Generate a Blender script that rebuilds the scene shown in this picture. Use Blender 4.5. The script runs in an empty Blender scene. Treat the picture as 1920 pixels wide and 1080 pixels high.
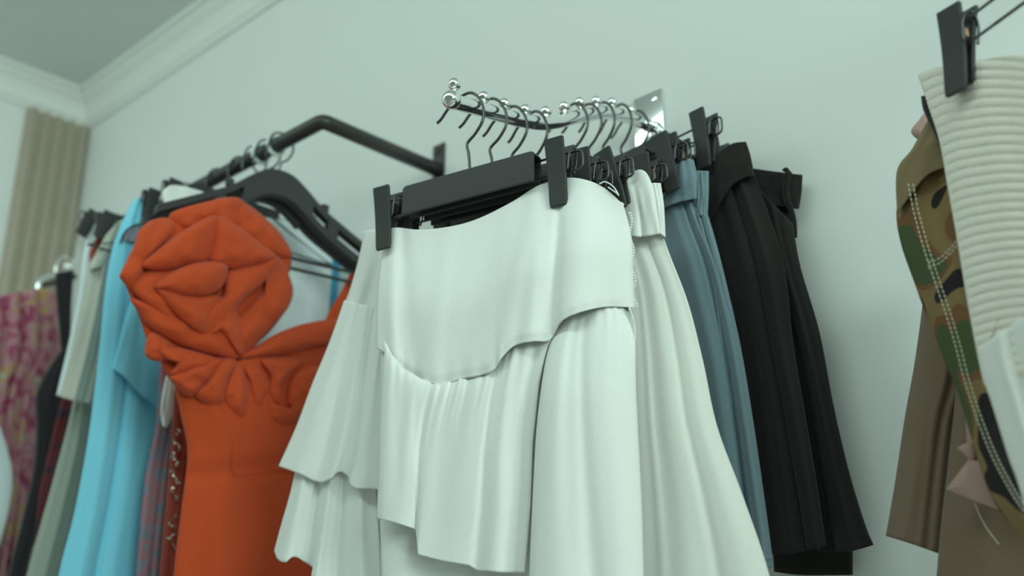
import bpy, bmesh, math, random
from math import sin, cos, pi, radians as rad, sqrt, exp
from mathutils import Vector, Matrix, noise
import numpy as np
random.seed(4)
S = bpy.context.scene
COL = S.collection

# ------------------------------------------------------------------ camera
FPX = 2080.0
PIT, HEAD = rad(19.4), rad(43.6)
CAM = Vector((0.0, -1.10, 1.35))
Fv = Vector((-sin(HEAD)*cos(PIT), cos(HEAD)*cos(PIT), sin(PIT)))
Rv = Vector((cos(HEAD), sin(HEAD), 0))
Uv = Rv.cross(Fv)
cd = bpy.data.cameras.new('camera'); cam = bpy.data.objects.new('camera', cd); COL.objects.link(cam)
cam.matrix_world = Matrix.Translation(CAM) @ Matrix((Rv, Uv, -Fv)).transposed().to_4x4()
cd.sensor_width = 36; cd.lens = FPX/1920*36; cd.clip_start = .02
cd.dof.use_dof = True; cd.dof.focus_distance = 1.12; cd.dof.aperture_fstop = 3.2
S.camera = cam
# ------------------------------------------------------------------ world, light, exposure
S.view_settings.view_transform = 'Standard'; S.view_settings.look = 'None'
S.view_settings.exposure = 0.0; S.view_settings.gamma = 1; S.view_settings.use_curve_mapping = False
w = bpy.data.worlds.new('world'); S.world = w; w.use_nodes = True
w.node_tree.nodes['Background'].inputs[0].default_value = (.74, 1.0, .91, 1)
w.node_tree.nodes['Background'].inputs[1].default_value = .21
def area(name, loc, target, sx, sy, power, col):
    l = bpy.data.lights.new(name, 'AREA'); l.shape = 'RECTANGLE'; l.size = sx; l.size_y = sy
    l.energy = power; l.color = col
    o = bpy.data.objects.new(name, l); COL.objects.link(o); o.location = loc
    o.rotation_euler = (Vector(target)-Vector(loc)).to_track_quat('-Z', 'Y').to_euler()
    return o
area('window_light', (2.7, -1.65, 2.2), (-.9, -.35, 1.7), 1.5, 1.2, 62, (.77, 1.0, .89))
area('strip_lamp_light', (-1.0, -1.30, 2.68), (-1.0, -.1, 2.1), 3.6, .3, 14.5, (.765, 1.0, .90))

# ------------------------------------------------------------------ projection helpers (turn a photo pixel into a point at a chosen distance)
def ray(px, py): return Fv + Rv*((px-960)/FPX) + Uv*((540-py)/FPX)
class Plane:
    def __init__(s, p, n): s.p = Vector(p); s.n = Vector(n).normalized()
    def at(s, px, py, off=0.0):
        r = ray(px, py); t = (s.p-CAM).dot(s.n)/r.dot(s.n)
        return CAM + r*(t - off/r.length)
def PX(x): return Plane((x, 0, 0), (1, 0, 0))
def PY(y): return Plane((0, y, 0), (0, 1, 0))
def PA(p, a): a = rad(a); return Plane(p, (sin(a), -cos(a), 0))

# ------------------------------------------------------------------ materials
def mat(name, base, rough=.8, metal=0, sheen=0, bump=0, bscale=300, var=0, spec=.5):
    m = bpy.data.materials.new(name); m.use_nodes = True; N = m.node_tree.nodes; L = m.node_tree.links
    b = N['Principled BSDF']; b.inputs['Roughness'].default_value = rough; b.inputs['Metallic'].default_value = metal
    b.inputs['Specular IOR Level'].default_value = spec
    b.inputs['Base Color'].default_value = (*base, 1)
    if sheen: b.inputs['Sheen Weight'].default_value = sheen
    tc = N.new('ShaderNodeTexCoord')
    n = N.new('ShaderNodeTexNoise'); n.inputs['Scale'].default_value = bscale; n.inputs['Detail'].default_value = 4
    L.new(tc.outputs['Object'], n.inputs['Vector'])
    if var:
        r = N.new('ShaderNodeValToRGB'); e = r.color_ramp.elements
        e[0].color = (*[c*(1-var) for c in base], 1); e[1].color = (*[min(1, c*(1+var)) for c in base], 1)
        e[0].position = .3; e[1].position = .7
        L.new(n.outputs['Fac'], r.inputs['Fac']); L.new(r.outputs['Color'], b.inputs['Base Color'])
    if bump:
        bp = N.new('ShaderNodeBump'); bp.inputs['Strength'].default_value = bump; bp.inputs['Distance'].default_value = .001
        L.new(n.outputs['Fac'], bp.inputs['Height']); L.new(bp.outputs['Normal'], b.inputs['Normal'])
    return m
def fabric(name, base, rough=.9, sheen=.15, bump=.25, bscale=900, var=.03): return mat(name, base, rough, 0, sheen, bump, bscale, var, .25)
def ramp_mat(name, scale, stops, kind='noise', rough=.85, interp='CONSTANT', detail=2, distort=0, stretch=(1, 1, 1)):
    m = bpy.data.materials.new(name); m.use_nodes = True; N = m.node_tree.nodes; L = m.node_tree.links
    b = N['Principled BSDF']; b.inputs['Roughness'].default_value = rough; b.inputs['Specular IOR Level'].default_value = .25
    tc = N.new('ShaderNodeTexCoord'); mp = N.new('ShaderNodeMapping'); mp.inputs['Scale'].default_value = stretch
    L.new(tc.outputs['Object'], mp.inputs['Vector'])
    if kind == 'noise':
        n = N.new('ShaderNodeTexNoise'); n.inputs['Scale'].default_value = scale; n.inputs['Detail'].default_value = detail
        n.inputs['Distortion'].default_value = distort; out = n.outputs['Fac']
    else:
        n = N.new('ShaderNodeTexVoronoi'); n.inputs['Scale'].default_value = scale; out = n.outputs['Distance']
    L.new(mp.outputs['Vector'], n.inputs['Vector'])
    r = N.new('ShaderNodeValToRGB'); r.color_ramp.interpolation = interp; e = r.color_ramp.elements
    while len(e) < len(stops): e.new(.5)
    for k, (p, c) in enumerate(stops): e[k].position = p; e[k].color = (*c, 1)
    L.new(out, r.inputs['Fac']); L.new(r.outputs['Color'], b.inputs['Base Color'])
    return m
M = dict(
    wall=mat('painted_wall', (.76, .78, .78), .85, bump=.1, bscale=200),
    ceil=mat('painted_ceiling', (.70, .71, .71), .9, bump=.1, bscale=100),
    trim=mat('white_plaster_moulding', (.78, .79, .76), .7),
    floor=mat('pale_floor', (.5, .48, .45), .5, var=.1, bscale=8),
    slat=mat('beige_slatted_panel', (.46, .40, .32), .6, var=.04, bscale=9),
    plastic=mat('black_plastic', (.045, .046, .048), .5, bump=.06, bscale=700, spec=.3),
    plastic2=mat('matt_black_plastic', (.05, .05, .052), .6, bump=.06, bscale=500, spec=.3),
    wire=mat('dark_steel_wire', (.10, .10, .105), .32, metal=.85),
    blackmetal=mat('black_painted_metal', (.03, .028, .028), .4, bump=.05),
    chrome=mat('polished_chrome', (.86, .87, .87), .07, metal=1),
    clear=mat('clear_plastic_ring', (.75, .8, .8), .2),
    tan=mat('tan_rubber', (.55, .32, .2), .7),
    white=fabric('white_crepe', (.90, .90, .89)),
    cream=fabric('ivory_cotton', (.88, .87, .82)),
    paleblue=fabric('pale_blue_white_cotton', (.78, .86, .90)),
    orange=fabric('burnt_orange_crepe', (.56, .070, .018), .85, .1),
    rust=fabric('rust_brown_satin', (.30, .05, .03), .6),
    sequin=mat('silver_sequins', (.85, .8, .75), .15, metal=1),
    sky=fabric('light_blue_cotton', (.23, .66, .86)),
    denim=fabric('mid_blue_cotton', (.06, .30, .46)),
    grey=mat('grey_blue_suiting', (.195, .27, .32), .85, sheen=.1, bump=.3, bscale=1200, var=.05, spec=.25),
    black=fabric('black_suiting', (.020, .018, .018), .9, .08),
    charcoal=fabric('charcoal_cotton', (.03, .025, .03)),
    beige=fabric('beige_linen', (.52, .50, .43)),
    sage=fabric('grey_sage_cotton', (.34, .36, .31)),
    brown=fabric('brown_cotton_twill', (.235, .165, .115)),
    khaki=fabric('khaki_waistband', (.235, .17, .09)),
    pink=fabric('dusty_pink_satin', (.50, .30, .27), .4, 0),
    knit=mat('cream_knit', (.95, .88, .78), .95, 0, .3, .9, 700, .06, .2),
    thread=fabric('cream_thread', (.72, .66, .52)),
    blackknit=fabric('black_ribbed_knit', (.02, .02, .022)),
    label=mat('grey_label', (.22, .22, .28), .6),
)
M['camo'] = ramp_mat('camouflage_twill', 17, [(0, (.025, .02, .022)), (.41, (.25, .165, .075)), (.52, (.20, .095, .045)), (.58, (.075, .10, .045))], distort=.6, detail=1, stretch=(1, 1, .8))
M['floral'] = ramp_mat('pink_floral_print', 24, [(0, (.20, .03, .07)), (.38, (.34, .06, .13)), (.48, (.46, .20, .25)), (.56, (.48, .28, .32)), (.62, (.48, .25, .05)), (.68, (.42, .42, .38))], interp='LINEAR', distort=1.2, detail=4)
M['plaid'] = ramp_mat('dark_red_check', 14, [(0, (.03, .02, .03)), (.45, (.16, .03, .03)), (.6, (.06, .03, .05))], interp='LINEAR', stretch=(1, 1, 2))
M['print'] = ramp_mat('grey_pink_print', 10, [(0, (.16, .18, .24)), (.45, (.20, .22, .28)), (.56, (.38, .16, .19)), (.64, (.22, .23, .29))], interp='LINEAR', distort=2, stretch=(1, 1, 1.6))

# ------------------------------------------------------------------ object helpers
def tag(o, label=None, cat=None, group=None, kind=None):
    if label: o['label'] = label
    if cat: o['category'] = cat
    if group: o['group'] = group
    if kind: o['kind'] = kind
    return o
def empty(name, loc, rz=0, **k):
    o = bpy.data.objects.new(name, None); COL.objects.link(o); o.location = loc; o.rotation_euler = (0, 0, rz); o.empty_display_size = .02
    bpy.context.view_layer.update()
    return tag(o, **k)
def link(name, bm, m, parent=None, smooth=True, world=False):
    me = bpy.data.meshes.new(name); bmesh.ops.recalc_face_normals(bm, faces=bm.faces) if not world else None
    bm.to_mesh(me); bm.free()
    if isinstance(m, (list, tuple)):
        for q in m: me.materials.append(q)
    else: me.materials.append(m)
    if smooth:
        for p in me.polygons: p.use_smooth = True
    o = bpy.data.objects.new(name, me); COL.objects.link(o)
    if parent: o.parent = parent
    return o
def box(bm, c, s, rot=None, bev=0):
    r = bmesh.ops.create_cube(bm, size=1); vs = r['verts']
    for v in vs: v.co = Vector((v.co.x*s[0], v.co.y*s[1], v.co.z*s[2]))
    if bev:
        es = list({e for v in vs for e in v.link_edges})
        rb = bmesh.ops.bevel(bm, geom=es, offset=bev, segments=2, affect='EDGES', profile=.6)
        vs = list({v for f in rb['faces'] for v in f.verts} | {v for v in vs if v.is_valid})
    for v in vs:
        if rot: v.co = rot @ v.co
        v.co += Vector(c)
    return vs
def crom(pts, n=6, closed=False):
    P = [Vector(p) for p in pts]; out = []; m = len(P)
    g = (lambda i: P[i % m]) if closed else (lambda i: P[max(0, min(m-1, i))])
    for i in range(m if closed else m-1):
        a, b, c, d = g(i-1), g(i), g(i+1), g(i+2)
        for k in range(n):
            t = k/n
            out.append(.5*((2*b)+(c-a)*t+(2*a-5*b+4*c-d)*t*t+(3*b-a-3*c+d)*t**3))
    if not closed: out.append(P[-1].copy())
    return out
def tube(bm, pts, r, seg=10, cap=True, flat=None):
    P = [Vector(p) for p in pts]; n = len(P); rings = []
    t0 = (P[1]-P[0]).normalized(); up = Vector((0, 0, 1)) if abs(t0.z) < .9 else Vector((1, 0, 0))
    nx = t0.cross(up).normalized()
    for i in range(n):
        t = (P[min(i+1, n-1)]-P[max(i-1, 0)]).normalized()
        nx = (nx - t*nx.dot(t)).normalized(); ny = t.cross(nx)
        rr = r(i/(n-1)) if callable(r) else r
        f = flat or (1, 1)
        rings.append([bm.verts.new(P[i]+nx*cos(2*pi*k/seg)*rr*f[0]+ny*sin(2*pi*k/seg)*rr*f[1]) for k in range(seg)])
    for a, b in zip(rings, rings[1:]):
        for k in range(seg): bm.faces.new((a[k], a[(k+1) % seg], b[(k+1) % seg], b[k]))
    if cap: bm.faces.new(rings[0][::-1]); bm.faces.new(rings[-1])
def ball(bm, c, r, u=20, v=14, sq=(1, 1, 1)):
    q = bmesh.ops.create_uvsphere(bm, u_segments=u, v_segments=v, radius=r)
    for x in q['verts']: x.co = Vector((x.co.x*sq[0], x.co.y*sq[1], x.co.z*sq[2]))+Vector(c)
def prism(bm, poly, y0, y1):
    """poly in (x,z), extruded from y0 to y1"""
    a = [bm.verts.new((p[0], y0, p[1])) for p in poly]; b = [bm.verts.new((p[0], y1, p[1])) for p in poly]
    bm.faces.new(a); bm.faces.new(b[::-1]); n = len(poly)
    for i in range(n): bm.faces.new((a[i], b[i], b[(i+1) % n], a[(i+1) % n]))
def bev(o, wdt=.001, seg=2):
    m = o.modifiers.new('bevel', 'BEVEL'); m.width = wdt; m.segments = seg; m.limit_method = 'ANGLE'; m.angle_limit = rad(40)

# --- curves in the photo frame
def resamp(pts, n, smooth=True):
    pts = [Vector((p[0], p[1], 0)) for p in pts]
    if smooth and len(pts) > 2: pts = crom(pts, 10)
    d = [0]
    for a, b in zip(pts, pts[1:]): d.append(d[-1]+(b-a).length)
    xs = np.interp(np.linspace(0, d[-1], n), d, [p.x for p in pts]); ys = np.interp(np.linspace(0, d[-1], n), d, [p.y for p in pts])
    return np.stack([xs, ys], 1)
def sst(x): x = min(1, max(0, x)); return x*x*(3-2*x)
def gau(x, w): return exp(-(x/w)**2)
def foldsum(s, t, folds):
    o = 0
    for f in folds:
        s0, s1, w0, w1, a0, a1 = f[:6]; ta = f[6] if len(f) > 6 else 0; tb = f[7] if len(f) > 7 else 1
        if t < ta-.1 or t > tb+.1: continue
        k = min(1, max(0, (t-ta)/max(1e-6, tb-ta)))
        fade = min(1, max(0, (t-ta+.1)/.1))*min(1, max(0, (tb+.1-t)/.1))
        if f[6:] == (): fade = 1
        o += (a0+(a1-a0)*k)*gau(s-(s0+(s1-s0)*k), w0+(w1-w0)*k)*fade
    return o
def cloth(name, m, parent, L, R, plane, T=None, B=None, off=0, bulge=.02, back=.03, folds=(), waves=(), ns=70, nt=70,
          thick=.0012, sm=True, edge=.5, wr=.0028, wrs=4.5, fn=None, tb=None, seed=0, hem=.0, col=None):
    """a hanging piece of cloth: outline L, R (top to bottom), T, B (left to right), its own distance, real depth and folds.
       front face bulges by `bulge`, a back layer lies `back` behind (0 = single layer)."""
    l = resamp(L, nt, sm); r = resamp(R, nt, sm)
    tp = resamp([L[0]]+list(T or [])+[R[0]], ns+1, sm); bt = resamp([L[-1]]+list(B or [])+[R[-1]], ns+1, sm)
    bm = bmesh.new(); front = []; bk = []
    for j in range(nt):
        t = j/(nt-1); rowf = []; rowb = []
        for i in range(ns+1):
            s = i/ns
            p = (1-s)*l[j]+s*r[j] + (1-t)*tp[i]+t*bt[i] - ((1-s)*(1-t)*l[0]+s*(1-t)*r[0]+(1-s)*t*l[-1]+s*t*r[-1])
            prof = (max(0, 4*s*(1-s)))**edge
            tbf = tb(t) if tb else 1
            o = off + bulge*prof*tbf + foldsum(s, t, folds)*min(1, prof*2)
            for (k, a0, a1, ph, dr) in waves:
                q = sin(2*pi*(k*(s+dr*t))+ph); o += (a0+(a1-a0)*t)*q*min(1, prof*1.6)
            if fn: o += fn(s, t)*min(1, prof*3)
            if wr: o += wr*noise.noise(Vector((s*wrs, t*wrs*.5, seed*7.3)))*min(1, prof*2)
            rowf.append(bm.verts.new(plane.at(p[0], p[1], o)))
            if back and 0 < i < ns:
                ob = off - back*prof*(.5+.5*tbf) + sum((a0+(a1-a0)*t)*.6*sin(2*pi*k*s*1.3+ph*2+1) for (k, a0, a1, ph, dr) in waves)*prof
                rowb.append(bm.verts.new(plane.at(p[0], p[1], min(ob, off-.002*prof))))
        front.append(rowf); bk.append(rowb)
    for j in range(nt-1):
        a, b = front[j], front[j+1]
        for i in range(ns): bm.faces.new((a[i], b[i], b[i+1], a[i+1]))
        if back:
            c = [a[0]]+bk[j]+[a[-1]]; d = [b[0]]+bk[j+1]+[b[-1]]
            for i in range(ns): bm.faces.new((c[i], c[i+1], d[i+1], d[i]))
    o = link(name, bm, m, None, True, world=True)
    if thick:
        so = o.modifiers.new('thickness', 'SOLIDIFY'); so.thickness = thick; so.offset = -1 if not back else 0
    return adopt(o, parent)
def adopt(o, parent):
    """move a mesh built in world space under its parent (parents are unscaled)"""
    if parent is not None:
        wm = lambda q: (wm(q.parent) if q.parent else Matrix()) @ q.matrix_basis
        if parent.parent is not None and parent.type == 'MESH' and parent.location.length == 0: pass
        o.data.transform(wm(parent).inverted()); o.parent = parent
    else:
        me = o.data; n = len(me.vertices); co = np.empty(n*3); me.vertices.foreach_get('co', co); co = co.reshape(-1, 3)
        c = (co.min(0)+co.max(0))/2; me.transform(Matrix.Translation(-Vector(c))); o.location = c
    return o
def pillow(name, m, parent, poly, plane, base, puff, tilt=(0, 0), nr=16, na=90, c=None, wr=.0, p=2.6, wrinkles=(), thick=.012):
    P = crom([(x, y, 0) for x, y in poly], 12, True); n = len(P)
    cx = c[0] if c else sum(q.x for q in P)/n; cy = c[1] if c else sum(q.y for q in P)/n
    sc = sum((Vector((q.x-cx, q.y-cy, 0))).length for q in P)/n
    d = [0]
    for i in range(n): d.append(d[-1]+(P[(i+1) % n]-P[i]).length)
    xs = np.interp(np.linspace(0, d[-1], na, endpoint=False), d, [q.x for q in P]+[P[0].x]); ys = np.interp(np.linspace(0, d[-1], na, endpoint=False), d, [q.y for q in P]+[P[0].y])
    bm = bmesh.new()
    def mk(side):
        rings = []
        for k in range(1, nr+1):
            rho = (k/nr)**.75; ring = []
            for i in range(na):
                x = cx+(xs[i]-cx)*rho; y = cy+(ys[i]-cy)*rho
                u, v = (x-cx)/sc, (y-cy)/sc
                dome = (1-rho**p)
                o = base + tilt[0]*u + tilt[1]*v + (puff*dome**.6 if side > 0 else -thick*dome**.6)
                if side > 0:
                    for (ax, ay, kx, amp, ph) in wrinkles: o += amp*sin(kx*(u*ax+v*ay)+ph)*dome**.5
                    if wr: o += wr*noise.noise(Vector((u*2.2, v*2.2, base*90)))*dome**.5
                if side < 0 and k == nr: ring.append(None)
                else: ring.append(bm.verts.new(plane.at(x, y, o)))
            rings.append(ring)
        cc = bm.verts.new(plane.at(cx, cy, base+(puff if side > 0 else -thick)))
        return rings, cc
    f, fc = mk(1); b, bc = mk(-1); b[-1] = f[-1]
    for rings, cc, flip in ((f, fc, False), (b, bc, True)):
        for i in range(na):
            j = (i+1) % na
            bm.faces.new((cc, rings[0][i], rings[0][j]) if not flip else (cc, rings[0][j], rings[0][i]))
            for k in range(nr-1):
                q = (rings[k][i], rings[k+1][i], rings[k+1][j], rings[k][j])
                bm.faces.new(q if not flip else q[::-1])
    bmesh.ops.recalc_face_normals(bm, faces=bm.faces)
    return adopt(link(name, bm, m, None, True, world=True), parent)
def strand(name, m, parent, pts, plane, off, r, n=6, seg=8):
    """a cord, seam or stitched line along photo points lying on a cloth"""
    bm = bmesh.new(); q = crom([(x, y, 0) for x, y in pts], n); tube(bm, [plane.at(p.x, p.y, off) for p in q], r, seg)
    return adopt(link(name, bm, m, None), parent)

# ------------------------------------------------------------------ the room
XL = -2.55; ZC = 2.757
bm = bmesh.new(); box(bm, (.6, .05, ZC/2), (6.6, .1, ZC)); tag(link('wall_back', bm, M['wall'], smooth=False), kind='structure')
bm = bmesh.new(); box(bm, (XL-.05, -2.0, ZC/2), (.1, 4.2, ZC)); tag(link('wall_left', bm, M['wall'], smooth=False), kind='structure')
bm = bmesh.new(); box(bm, (.6, -2.0, ZC+.05), (6.6, 4.2, .1)); tag(link('ceiling', bm, M['ceil'], smooth=False), kind='structure')
bm = bmesh.new(); box(bm, (.6, -2.0, -.05), (6.6, 4.2, .1)); tag(link('floor', bm, M['floor'], smooth=False), kind='structure')
# coved cornices: profile (distance from wall, height below ceiling)
prof = [(0, -.077), (.006, -.077), (.009, -.068), (.015, -.063), (.020, -.046), (.030, -.029), (.046, -.017), (.052, -.011), (.064, -.008), (.066, 0), (0, 0)]
def cornice(name, left):
    bm = bmesh.new(); n = len(prof)
    ends = [(XL, -4.0), (XL, 0)] if left else [(XL, 0), (3.9, 0)]
    rings = []
    for k, e in enumerate(ends):
        ring = []
        for d, h in prof:
            if left: ring.append(bm.verts.new((XL+d, -4.0 if k == 0 else -d, ZC+h)))
            else: ring.append(bm.verts.new((XL+d if k == 0 else 3.9, -d, ZC+h)))
        rings.append(ring)
    for i in range(n): bm.faces.new((rings[0][i], rings[0][(i+1) % n], rings[1][(i+1) % n], rings[1][i]))
    bm.faces.new(rings[0]); bm.faces.new(rings[1][::-1])
    o = link(name, bm, M['trim'], smooth=False); bev(o, .002, 1); return tag(o, kind='structure')
cornice('trim_1', True); cornice('trim_2', False)
# fluted panel on the left wall next to the corner
t = empty('slatted_panel', (XL, -.083, 0), label='tall beige fluted slat panel on the far left wall in the corner', cat='wall panel')
bm = bmesh.new(); box(bm, (.005, 0, (ZC-.078)/2+.001), (.008, .160, ZC-.080)); link('backing_board', bm, M['slat'], t, False)
bm = bmesh.new()
for k in range(5):
    c = -.064+k*.032; z1 = ZC-.078; pr = []
    for a in range(9): th = pi*a/8; pr.append((.0091+.013*sin(th)**.7, c-.0105*cos(th)))
    lo = [bm.verts.new((x, y, 0)) for x, y in pr]; hi = [bm.verts.new((x, y, z1)) for x, y in pr]
    for i in range(8): bm.faces.new((lo[i], lo[i+1], hi[i+1], hi[i]))
    bm.faces.new(lo); bm.faces.new(hi[::-1])
tag(link('slats', bm, M['slat'], t))

# ------------------------------------------------------------------ chrome waterfall arms
def chrome_arm(x, label, ball_pts, prof_pts, plate=(2.027, 2.101), lab2=None):
    t = empty('display_arm', (x, 0, plate[0]), label=label, cat='display rail')
    bx = lambda y, z: (0, y, z-plate[0])
    bm = bmesh.new(); box(bm, (0, -.003, (plate[1]-plate[0])/2), (.048, .006, plate[1]-plate[0]), bev=.0015)
    link('wall_plate', bm, M['chrome'], t, True)
    bm = bmesh.new(); pts = crom([bx(y, z) for y, z in prof_pts], 8); tube(bm, pts, .0085, 16); link('arm_tube', bm, M['chrome'], t)
    y, z = prof_pts[-1]
    bm = bmesh.new(); ball(bm, bx(y-.004, z+.001), .0108); link('end_ball', bm, M['chrome'], t)
    for (y, z) in ball_pts:
        bm = bmesh.new(); ball(bm, bx(y, z), .0073, 18, 12); tube(bm, [bx(y, z-.012), bx(y, z-.002)], .0025, 8); link('knob', bm, M['chrome'], t)
    for zz in (.012, plate[1]-plate[0]-.012):
        bm = bmesh.new(); box(bm, (.012, -.0068, zz), (.008, .002, .008), bev=.0008); link('screw', bm, M['chrome'], t)
    return t
AX = -.788
ARM = [(0, 2.052), (-.03, 2.050), (-.06, 2.046), (-.10, 2.035), (-.135, 2.018), (-.165, 2.002), (-.195, 1.985), (-.225, 1.972), (-.26, 1.963), (-.30, 1.956), (-.335, 1.950), (-.364, 1.945)]
KN = [(-.364, 1.9665), (-.318, 1.969), (-.284, 1.974), (-.249, 1.980), (-.213, 1.992), (-.179, 2.012), (-.149, 2.030), (-.116, 2.045), (-.083, 2.056), (-.045, 2.060)]
chrome_arm(AX, 'polished chrome waterfall arm with ball knobs above the white skirts', KN, ARM)

# ------------------------------------------------------------------ clip hangers
def hook_pts(top, drop, flip=1, r=.017):
    """wire hook in the hanger's own x-z plane; top = height of inside top, drop = bar top"""
    q = [(-.046, -.022), (-.040, -.018), (-.032, -.009), (-.020, .000), (-.010, .0035), (.000, .0035), (.010, -.005), (.0165, -.020), (.0165, -.035), (.007, -.049), (-.004, -.059), (-.002, -.072), (0, -.092)]
    return [(flip*x, 0, top+z) for x, z in q]
def make_clip(parent, x, z, tilt=0, w_=.0225, h_=.074, pad=False, op=.0105):
    """two jaws that meet at the foot, with a wire spring between"""
    e = bpy.data.objects.new('clip', bpy.data.meshes.new('clip'))
    bm = bmesh.new(); n = 12
    for sgn in (-1, 1):
        # jaw: slightly bowed plate with rounded foot
        rows = []
        for k in range(n+1):
            tt = k/n; zz = h_/2-h_*tt*(1 if sgn < 0 else .9)
            yy = sgn*(op-(op-.002)*tt) + sgn*.0016*sin(pi*tt)*(-1)
            ww = w_/2*(1-.10*tt)*(1 if tt < .93 else .93)
            rows.append((zz, yy, ww))
        th = .0042
        for (za, ya, wa), (zb, yb, wb) in zip(rows, rows[1:]): pass
        V = []
        for zz, yy, ww in rows:
            yo = yy+sgn*th
            V.append([bm.verts.new((x-ww, yy, z+zz)), bm.verts.new((x+ww, yy, z+zz)), bm.verts.new((x+ww, yo, z+zz)), bm.verts.new((x-ww, yo, z+zz))])
        for a, b in zip(V, V[1:]):
            for i in range(4): bm.faces.new((a[i], a[(i+1) % 4], b[(i+1) % 4], b[i]))
        bm.faces.new(V[0]); bm.faces.new(V[-1][::-1])
    bmesh.ops.recalc_face_normals(bm, faces=bm.faces)
    if tilt:
        R_ = Matrix.Rotation(rad(tilt), 3, 'Y')
        for v in bm.verts: v.co = R_ @ (v.co-Vector((x, 0, z+.01))) + Vector((x, 0, z+.01))
    o = link('clip', bm, M['plastic'], parent, False); bev(o, .0013, 3)
    bm = bmesh.new()
    q = [(x+.0125, -.007, z+.000), (x+.0150, -.008, z+.014), (x+.0165, -.005, z+.024), (x+.0165, .000, z+.027), (x+.0165, .005, z+.024), (x+.0150, .008, z+.014), (x+.0125, .007, z+.000)]
    tube(bm, crom(q, 5), .0011, 8)
    tube(bm, [(x+.0105+.0*k, .006*cos(k*.6), z+.012+.006*sin(k*.6)) for k in range(32)], .0009, 6)
    link('spring', bm, M['wire'], o)
    bm = bmesh.new(); box(bm, (x+.004, 0, z+.012), (.010, .010, .012), bev=.002); link('pivot_pad', bm, M['tan'] if pad else M['plastic'], o, False)
    return o
def clip_hanger(loc, yaw, half=.113, drop=.124, label='', group=None, tilts=(0, 0), flip=1, roll=0, bar=.086, thin=False, pad=False, lend=.009, rend=.027, cw=.0225, ch=.074, op=.0105):
    """loc = inside top of the hook on the rail; clips' centres hang `drop` below"""
    t = empty('clip_hanger', loc, rad(yaw), label=label, cat='hanger', group=group)
    zc = -drop
    bm = bmesh.new(); tube(bm, crom(hook_pts(.002, 0, flip), 5) + [Vector((0, 0, zc+.026))], .0017, 10); link('hook', bm, M['wire'], t)
    if not thin:
        bm = bmesh.new()
        prism(bm, [(-bar, zc-.003), (bar, zc-.003), (bar, zc+.029), (bar-.004, zc+.032), (-bar+.004, zc+.032), (-bar, zc+.029)], -.0085, -.0055)
        prism(bm, [(-bar, zc-.003), (bar, zc-.003), (bar, zc+.029), (bar-.004, zc+.032), (-bar+.004, zc+.032), (-bar, zc+.029)], .0055, .0085)
        prism(bm, [(-bar, zc+.028), (bar, zc+.028), (bar-.002, zc+.032), (-bar+.002, zc+.032)], -.0075, .0075)
        prism(bm, [(-bar+.006, zc+.008), (bar-.006, zc+.008), (bar-.006, zc+.012), (-bar+.006, zc+.012)], -.0075, .0075)
        o = link('bar', bm, M['plastic'], t, False); bev(o, .0012, 2)
    bm = bmesh.new(); e = half+rend
    e2 = half+lend
    tube(bm, [(-bar+.01, 0, zc+.022), (-e2+.004, 0, zc+.022), (-e2+.001, 0, zc+.020), (-e2, 0, zc+.016), (-e2, 0, zc+.007), (-e2+.001, 0, zc+.003), (-e2+.004, 0, zc+.001), (-bar+.01, 0, zc+.001)], .0013, 8)
    link('rod_loop', bm, M['wire'], t); bm = bmesh.new()
    tube(bm, [(bar-.01, 0, zc+.022), (e-.004, 0, zc+.022), (e-.001, 0, zc+.020), (e, 0, zc+.016), (e, 0, zc+.007), (e-.001, 0, zc+.003), (e-.004, 0, zc+.001), (bar-.01, 0, zc+.001)], .0013, 8)
    link('rod_loop', bm, M['wire'], t)
    if thin:
        bm = bmesh.new()
        tube(bm, [(-bar, 0, zc+.022), (bar, 0, zc+.022)], .0014, 8); tube(bm, [(-bar, 0, zc+.001), (bar, 0, zc+.001)], .0014, 8); tube(bm, [(-.004, 0, zc+.001), (0, 0, zc+.026)], .0014, 8)
        link('cross_rods', bm, M['wire'], t)
    for x, tl in ((-half, tilts[0]), (half, tilts[1])): make_clip(t, x, zc, tl, w_=cw, h_=ch, pad=pad, op=op)
    return t
G1 = 'clip hangers on the chrome waterfall arm'
clip_hanger((AX-.004, -.335, 1.964), 11.5, label='black clip hanger holding the front white ruffle skirt, foremost on the chrome arm', group=G1)
clip_hanger((AX, -.303, 1.968), 14, label='second black clip hanger from the front ball of the chrome arm', group=G1, drop=.128)
clip_hanger((AX, -.268, 1.972), 8, label='third black clip hanger from the front ball of the chrome arm', group=G1, drop=.132, half=.100)
clip_hanger((AX, -.231, 1.980), 0, label='black clip hanger with leaning clip gripping the white flared skirt', group=G1, tilts=(0, -12))
clip_hanger((AX, -.157, 2.020), 3, label='black clip hanger between the white flared skirt and the grey-blue trousers', group=G1, drop=.138, half=.10, pad=True)
clip_hanger((AX, -.130, 2.030), 2, label='black clip hanger with leaning clip gripping the grey-blue trousers', group=G1, tilts=(0, -8), drop=.116)
clip_hanger((AX, -.101, 2.044), -4, label='black clip hanger just behind the grey-blue trousers', group=G1, drop=.125, pad=True)
clip_hanger((AX, -.064, 2.056), -8, label='black clip hanger with long wire rods gripping the black belted trousers', group=G1, half=.138, drop=.103)
clip_hanger((AX, -.030, 2.060), 0, label='rearmost black clip hanger on the chrome arm, nearest the wall plate', group=G1, half=.118, drop=.12)

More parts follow.
